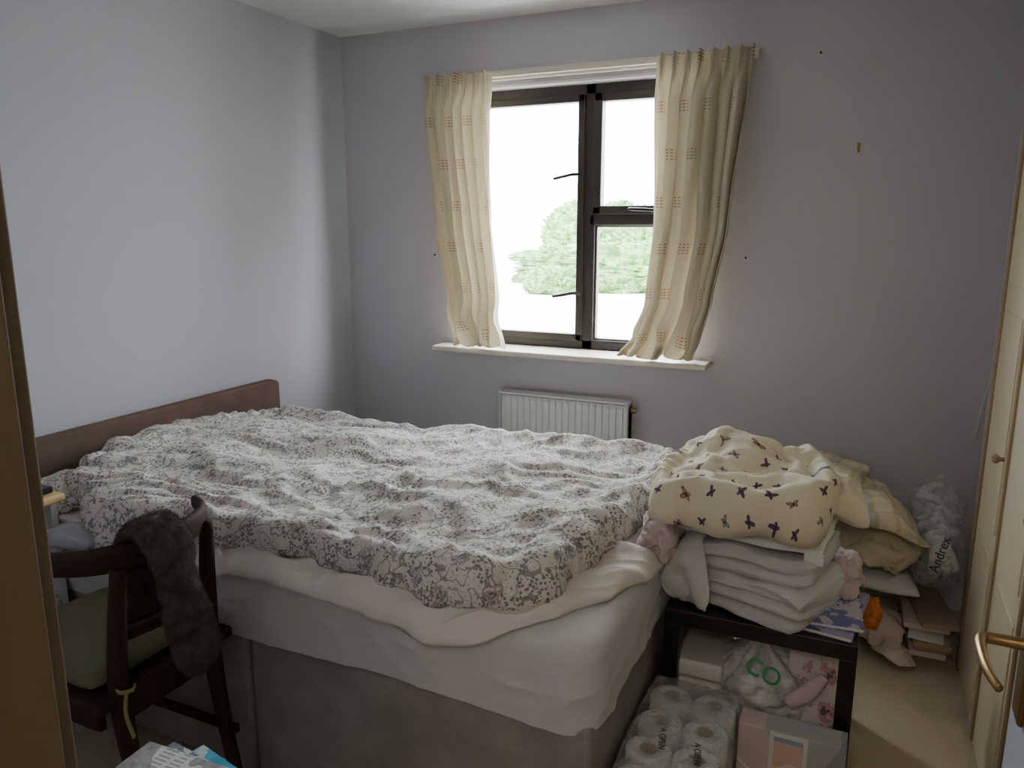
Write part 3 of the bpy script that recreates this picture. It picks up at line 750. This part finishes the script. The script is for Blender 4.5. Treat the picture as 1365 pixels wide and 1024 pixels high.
t2=towel('folded_towel',.33,.31,.075,2,TR((-.20,2.08,.610),(0,-2,-10)),m_terry,9,'white towel folded on top of another towel',.6)
ttop=[o_ for o_ in bpy.data.objects if o_.name.startswith('table_top') and o_.parent==tb]
sl=simcloth('crumpled_towel',[(-.42,1.88),(-.35,1.83),(-.28,1.83),(-.25,1.88),(-.24,2.0),(-.26,2.12),(-.37,2.12),(-.43,2.02)],lambda x,y:.7,lambda x,y:.725,lambda x,y:(x*1.25,1.9+(y-1.9)*1.25),.010,22,[t1,t2]+ttop,m_terry,thick=.008,seed=31,jit=.03,pinned=False,bend=1,gap=.004,inner=.02)
tag(origin_base(sl),'crumpled white towel slumped over the pile edge','towel')
o=cushion('pillow',.40,.40,.075,TR((-.22,2.13,.718),(3,0,-8)),m_whitecloth,foldf=pf(71,.008),pinch=.04,lump=.02); tag(origin_base(o),'white pillow with a care label on the pile','pillow')
setpar(boxes('care_label',[(-.09,-.045,1.922,1.924,.68,.71)],m_paper),o)
inner=cushion('folded_duvet',.34,.30,.14,TR((-.25,2.16,.80),(6,6,-10)),m_whitecloth,n=50,pinch=.0,pe=2.2,lump=.06,seed=7)
in2=cushion('tmp2',.28,.16,.09,TR((-.33,2.00,.77),(6,0,6)),m_whitecloth,n=40,pinch=0,pe=2.6,lump=.02,seed=17)
in3=cushion('tmp3',.26,.15,.07,TR((-.16,1.98,.76),(8,8,-4)),m_whitecloth,n=40,pinch=0,pe=2.6,lump=.02,seed=18)
bo_=[(-.49,1.99),(-.475,1.91),(-.42,1.885),(-.36,1.905),(-.28,1.89),(-.2,1.90),(-.12,1.885),(-.07,1.91),(-.055,1.96),(-.045,2.1),(-.06,2.27),(-.10,2.36),(-.3,2.37),(-.45,2.34),(-.48,2.15)]
but=simcloth('butterfly_bedding',bo_,lambda x,y:.735+.02*nz(x*8,y*8,3),lambda x,y:.97-.14*smooth(.5,1.1,max(abs(x+.255)/.22,abs(y-2.13)/.23)),lambda x,y:(-.25+(x+.25)*1.18,2.13+(y-2.13)*1.30),.009,34,[inner,in2,in3],m_butter,thick=.004,seed=14,jit=.02,bend=1.2,gap=.005,post=lambda x,y:.012*fold(x,y,71,.10,7,an=.18,warp=.4,p=1.4)+.006*fold(x,y,72,-.2,13,an=.25)-.004,dome=(-.25,2.14,.90),smo=2)
bpy.data.objects.remove(in2); bpy.data.objects.remove(in3)
tag(origin_base(but),'cream cotton bedding printed with purple butterflies','bedding')
tag(origin_base(inner),'white folded duvet wrapped inside butterfly bedding','duvet')
o=cushion('folded_sheet',.12,.28,.10,TR((-.02,2.24,.75),(0,25,8)),fab('pale_yellow_cotton',(.70,.63,.50)),foldf=pf(88,.01),lump=.03,seed=9); tag(origin_base(o),'pale yellow folded sheet tucked behind the bedding','bedding')
o=blob('pink_pillowcase',(-.455,1.97,.685),(.10,.20,.13),m_pink,seed=11,cr=.2); tag(origin_base(o),'dusty pink pillowcase bunched beside the pile','bedding')
o=blob('pink_pillowcase',(.0,2.2,.555),(.10,.20,.10),m_pink,seed=12,cr=.22); tag(origin_base(o),'dusty pink cloth hanging out of the pile','bedding')
magazine('magazine',.20,.28,.010,(-.045,2.06,.5015),-8,cover('magazine_cover_lilac',(.34,.30,.50),(.05,.06,.18),(.65,.60,.70),16),'lilac and navy glossy magazine on the side table')
magazine('magazine',.20,.28,.010,(-.05,2.08,.5125),5,cover('magazine_cover_blue',(.13,.17,.40),(.55,.52,.60),(.03,.03,.08),20),'blue glossy magazine on the side table')
def bagthing(name,c,d,mat,seed,label,neck=.25,nh=.35,cr=.15,sharp=.35):
    o=blob(name,c,d,mat,seed=seed,cr=cr,cf=3,neck=neck,nh=nh,sharp=sharp); origin_base(o); tag(o,label,'plastic bag'); return o
for k in range(3):
    o=boxes('paper_pack',[(-.40,-.27,1.93,2.13,.181+k*.055,.181+k*.055+.05)],m_paper,bevel=.012,seg=3); tag(origin_base(o),'white pack of folded tissues on the shelf','tissue pack',group='tissue packs on the shelf')
b=bagthing('plastic_bag',(-.18,2.02,.29),(.24,.22,.22),m_bagw,21,'crumpled white carrier bag with green lettering',cr=.2,sharp=.5)
t=text('printed_letters','CO',.062,TR((-.165,1.905,.372),(62,22,4)),m_greenink,None,ext=.002); setpar(t,b)
magazine('magazine',.15,.21,.012,(-.03,1.99,.29),0,cover('magazine_cover_rose',(.70,.62,.60),(.55,.30,.32),(.12,.10,.10),22),'pink leaflet leaning under the table',rot=(62,0,8))
o=sweep('hair_brush',[(-.10,1.91,.30),(-.06,1.905,.34),(-.02,1.90,.40)],[.018,.022,.012],[.01,.012,.01],mat=m_pink); tag(origin_base(o),'pink tube shaped item poking up from the shelf','brush')
bx=empty('picture_box',(-.08,1.84,0),'grey and pink cardboard box with a picture panel','box')
m=Mat('box_print',.5,.3); X=m.obj()
k=m.mix((X[0]*1.2+X[2]*.7).gt(.03),(.64,.52,.50),(.44,.45,.47)); k=m.mix((X[0]*1.3-X[2]*.6).gt(-.13),k,(.33,.34,.37)); k=m.mix((X[0]*1.0+X[2]*1.2-.02).abs().lt(.006),k,(.75,.74,.73)); m.color(k)
boxes('carton',[(-.205,.045,1.80,1.87,0,.285)],m.m,bx,bevel=.003)
m=Mat('picture_panel_print',.3,.5); n=m.noise(7,detail=2); m.color(m.mix(n.gt(.5),(.68,.50,.46),(.78,.70,.68)))
boxes('picture_panel',[(-.119,-.051,1.7965,1.7985,.03,.273)],m.m,bx)
boxes('white_border',[(-.129,-.041,1.7985,1.8,.022,.283)],m_paper,bx)
boxes('blue_stripe',[(-.119,-.051,1.795,1.7965,.262,.273)],paint('pale_blue_print',(.30,.42,.55)),bx)
# toilet rolls
roll=None
for l in range(3):
    for i in range(2):
        for j in range(4):
            c=(-.378+i*.110,1.475+j*.112,.003+l*.101)
            if roll is None:
                roll=lathe('toilet_roll',[(.0205,.002),(.0205,.098),(.048,.098),(.054,.092),(.054,.006),(.048,0),(.022,0),(.0205,.002)],m_paper,seg=40)
                core=lathe('core',[(.0195,.001),(.0195,.097),(.0208,.0985),(.0208,.001)],m_card,None,seg=24)
                core.parent=roll
                r=roll
            else:
                r=roll.copy(); COL.objects.link(r); q=core.copy(); q.parent=r; COL.objects.link(q)
            r.location=c; tag(r,'white toilet roll packed in clear wrap','toilet roll',group='toilet rolls in the pack')
def wrapbox():
    bm=bmesh.new(); bmesh.ops.create_cube(bm,size=1); bmesh.ops.subdivide_edges(bm,edges=bm.edges,cuts=50,use_grid_fill=True)
    for vt in bm.verts:
        q=vt.co*2; l=(abs(q.x)**14+abs(q.y)**14+abs(q.z)**14)**(1/14); q=q/l
        w=noise.noise(q*3)*.008+(1-abs(noise.noise(q*4+Vector((4,4,4))))*2)*.008
        vt.co=Vector((-.323+q.x*(.114+w*.5),1.643+q.y*(.240+w),.158+q.z*(.162+w*.3)))
        vt.co.z=max(.001,vt.co.z)
    me=bpy.data.meshes.new('plastic_wrap'); bm.to_mesh(me); bm.free(); me.shade_smooth(); me.materials.append(m_wrap)
    o=bpy.data.objects.new('plastic_wrap',me); COL.objects.link(o); return o
wr=tag(origin_base(wrapbox()),'clear plastic wrap around a pack of toilet rolls','plastic wrap')
for (x,y,s,b_) in ((-.35,1.60,.022,'A OPEN'),(-.265,1.58,.022,'A OPEN')):
    setpar(text('printed_letters',b_,s,TR((x,y,.327),(0,0,-80)),m_blackink,None),wr)
# ------------------------------------------------------------------ pile in the corner
rg=random.Random(5)
z=0
for k in range(8):
    h=rg.uniform(.006,.022); w=rg.uniform(.11,.15); cx=.285+rg.uniform(-.012,.012)
    o=boxes('cardboard_folder',[(-w/2,w/2,-.17,.17,0,h)],(m_card,m_paper,m_pinkpaper,m_card)[k%4],bevel=.002,M=TR((cx,2.99+rg.uniform(-.05,.03),z+.001),(0,0,rg.uniform(-10,10)))); z+=h+.002
    tag(origin_base(o),'flat brown card folder stacked by the wardrobe','folder',group='card folders stacked by the wardrobe')
def paperbag(outl,core_c,core_d,mt,sd,label,zi):
    cb=blob('tmpc',core_c,core_d,mt,seed=sd,cr=.2,p=3)
    cx=sum(p[0] for p in outl)/len(outl); cy=sum(p[1] for p in outl)/len(outl)
    o=simcloth('paper_bag',outl,lambda x,y:zi,lambda x,y:zi,lambda x,y:(cx+(x-cx)*1.3,cy+(y-cy)*1.3),.010,22,[cb,floor_],mt,thick=.003,seed=sd,jit=.04,pinned=False,bend=4,gap=.004,inner=.02)
    bpy.data.objects.remove(cb); tag(origin_base(o),label,'paper bag'); return o
paperbag([(.0,2.83),(.06,2.76),(.16,2.74),(.22,2.80),(.20,2.98),(.08,3.0),(.0,2.95)],(.11,2.89,.065),(.16,.15,.14),m_pinkpaper,36,'creased pale paper bag slumped on the carpet',.20)
paperbag([(.11,2.74),(.18,2.70),(.25,2.73),(.27,2.83),(.18,2.86),(.11,2.83)],(.18,2.78,.03),(.09,.09,.05),m_pinkpaper,37,'pale pink paper bag lying on the carpet',.10)
o=blob('orange_cloth',(.085,2.735,.19),(.09,.07,.11),m_orange,seed=33,cr=.3); tag(origin_base(o),'bright orange cloth bundle in the pile','cloth')
pw_=cushion('pillow',.26,.32,.10,TR((.10,2.95,.26),(0,6,10)),m_whitecloth,foldf=pf(91,.008)); tag(origin_base(pw_),'small white pillow in the corner pile','pillow')
sb=blob('storage_bag',(-.06,3.05,.19),(.28,.4,.38),m_goldcloth,seed=38,cr=.15,p=4); tag(origin_base(sb),'stuffed fabric bag at the bottom of the pile','bag')
core_=blob('tmpcore',(.03,2.97,.36),(.34,.36,.18),m_goldcloth,seed=51,cr=.25,p=3,flat=False)
gb=simcloth('curtain_bundle',[(-.18,2.76),(.0,2.72),(.2,2.73),(.25,2.9),(.24,3.15),(.0,3.2),(-.18,3.15)],lambda x,y:.5,lambda x,y:.50,lambda x,y:(x*1.4,2.95+(y-2.95)*1.4),.011,26,[core_,pw_,sb],m_goldcloth,thick=.006,seed=41,jit=.05,pinned=False,bend=.6,gap=.004,inner=.02,post=lambda x,y:.014*fold(x,y,75,1.2,9,an=.3,warp=.5)+.006*fold(x,y,76,.6,18,an=.35))
bpy.data.objects.remove(core_)
tag(origin_base(gb),'bundled pale gold curtain fabric','fabric')
o=cushion('plaid_pillow',.44,.50,.08,TR((.00,2.97,.515),(3,8,14)),m_plaid,foldf=pf(99,.016),n=80,lump=.04,seed=6,sag=lambda x,y:-.03*smooth(.08,.24,x)); tag(origin_base(o),'yellow plaid pillow on top of the corner pile','pillow')
o=cushion('plaid_pillow',.28,.28,.05,TR((-.09,3.10,.575),(4,2,-10)),m_plaid,foldf=pf(103,.014),n=60,lump=.03,seed=8); tag(origin_base(o),'folded yellow checked bedding against the wall','bedding')
b=bagthing('plastic_bag',(.295,2.98,.37),(.165,.27,.28),m_bag,41,'clear plastic bag with printed lettering',neck=.55,nh=.12)
setpar(cushion('bag_contents',.10,.20,.14,TR((.30,2.99,.34),(0,0,10)),m_paper,n=30,foldf=pf(7,.01),lump=.02),b)
setpar(text('printed_letters','Andrex',.044,TR((.295,2.832,.405),(90,-78,0)),m_blueink,None,ext=.001),b)
b=bagthing('plastic_bag',(.30,3.18,.47),(.17,.20,.18),m_bag,44,'knotted thin clear plastic bag',neck=.45,nh=.2)
# ------------------------------------------------------------------ outside
gm=Mat('pale_concrete',.9,.1); gm.color(gm.mix(gm.noise(.4),(.74,.73,.70),(.82,.81,.78)))
o=boxes('ground_outside',[(-60,40,3.7,90,-.5,-.4)],gm.m); struct(o,'bright paved ground outside the window')
m=Mat('hedge_leaves',.8,.2); n=m.noise(4,detail=8,rough=.75); m.color(m.mix((n-.5)*4+.5,(.04,.22,.03),(.52,.80,.32))); m.bump(n,1,.2); m_hedge=m.m
def hedge(c,d,seed,cr=.45,p=2.2):
    o=blob('hedge',c,d,m_hedge,seed=seed,cr=cr,cf=9,sub=6,sharp=.9,p=p); tag(origin_base(o),'leafy green garden hedge outside','hedge',kind='stuff')
hedge((-6.4,24,.15),(7.6,1.6,1.5),3,.28,3.5); hedge((-6.6,28,.7),(3.6,1.8,2.5),21,.35); hedge((-8.0,20.5,-.1),(1.6,1.0,.8),5,.35); hedge((-6.6,21.5,-.2),(1.2,.8,.5),15,.35); hedge((-5.4,21.8,-.2),(1.0,.8,.5),16,.35); hedge((-10.6,31,.9),(3.8,1.6,2.8),12,.35)
# ------------------------------------------------------------------ lights
W=bpy.data.worlds.new('World'); S.world=W; W.use_nodes=True
bg=W.node_tree.nodes['Background']; bg.inputs[0].default_value=(.88,.945,1,1); bg.inputs[1].default_value=30
def light(name,t,loc,e,c,rot=(0,0,0),**k):
    l=bpy.data.lights.new(name,t); l.energy=e; l.color=c
    for a,v in k.items(): setattr(l,a,v)
    o=bpy.data.objects.new(name,l); o.location=loc; o.rotation_euler=[math.radians(a) for a in rot]; COL.objects.link(o); return o
p=light('window_portal','AREA',(-1.24,3.50,1.52),1,(1,1,1),rot=(-90,0,0),shape='RECTANGLE',size=1.12,size_y=1.19); p.data.cycles.is_portal=True
light('landing_lamp','POINT',(-.1,-.7,2.15),16,(1,.86,.68),shadow_soft_size=.15)
# ------------------------------------------------------------------ camera
cd=bpy.data.cameras.new('Camera'); cd.sensor_width=36; cd.lens=1030/1365*36; cd.clip_start=.02
co=bpy.data.objects.new('Camera',cd); co.location=(0,0,1.5); co.rotation_euler=(math.radians(90-11.6),0,math.radians(24.7)); COL.objects.link(co); S.camera=co
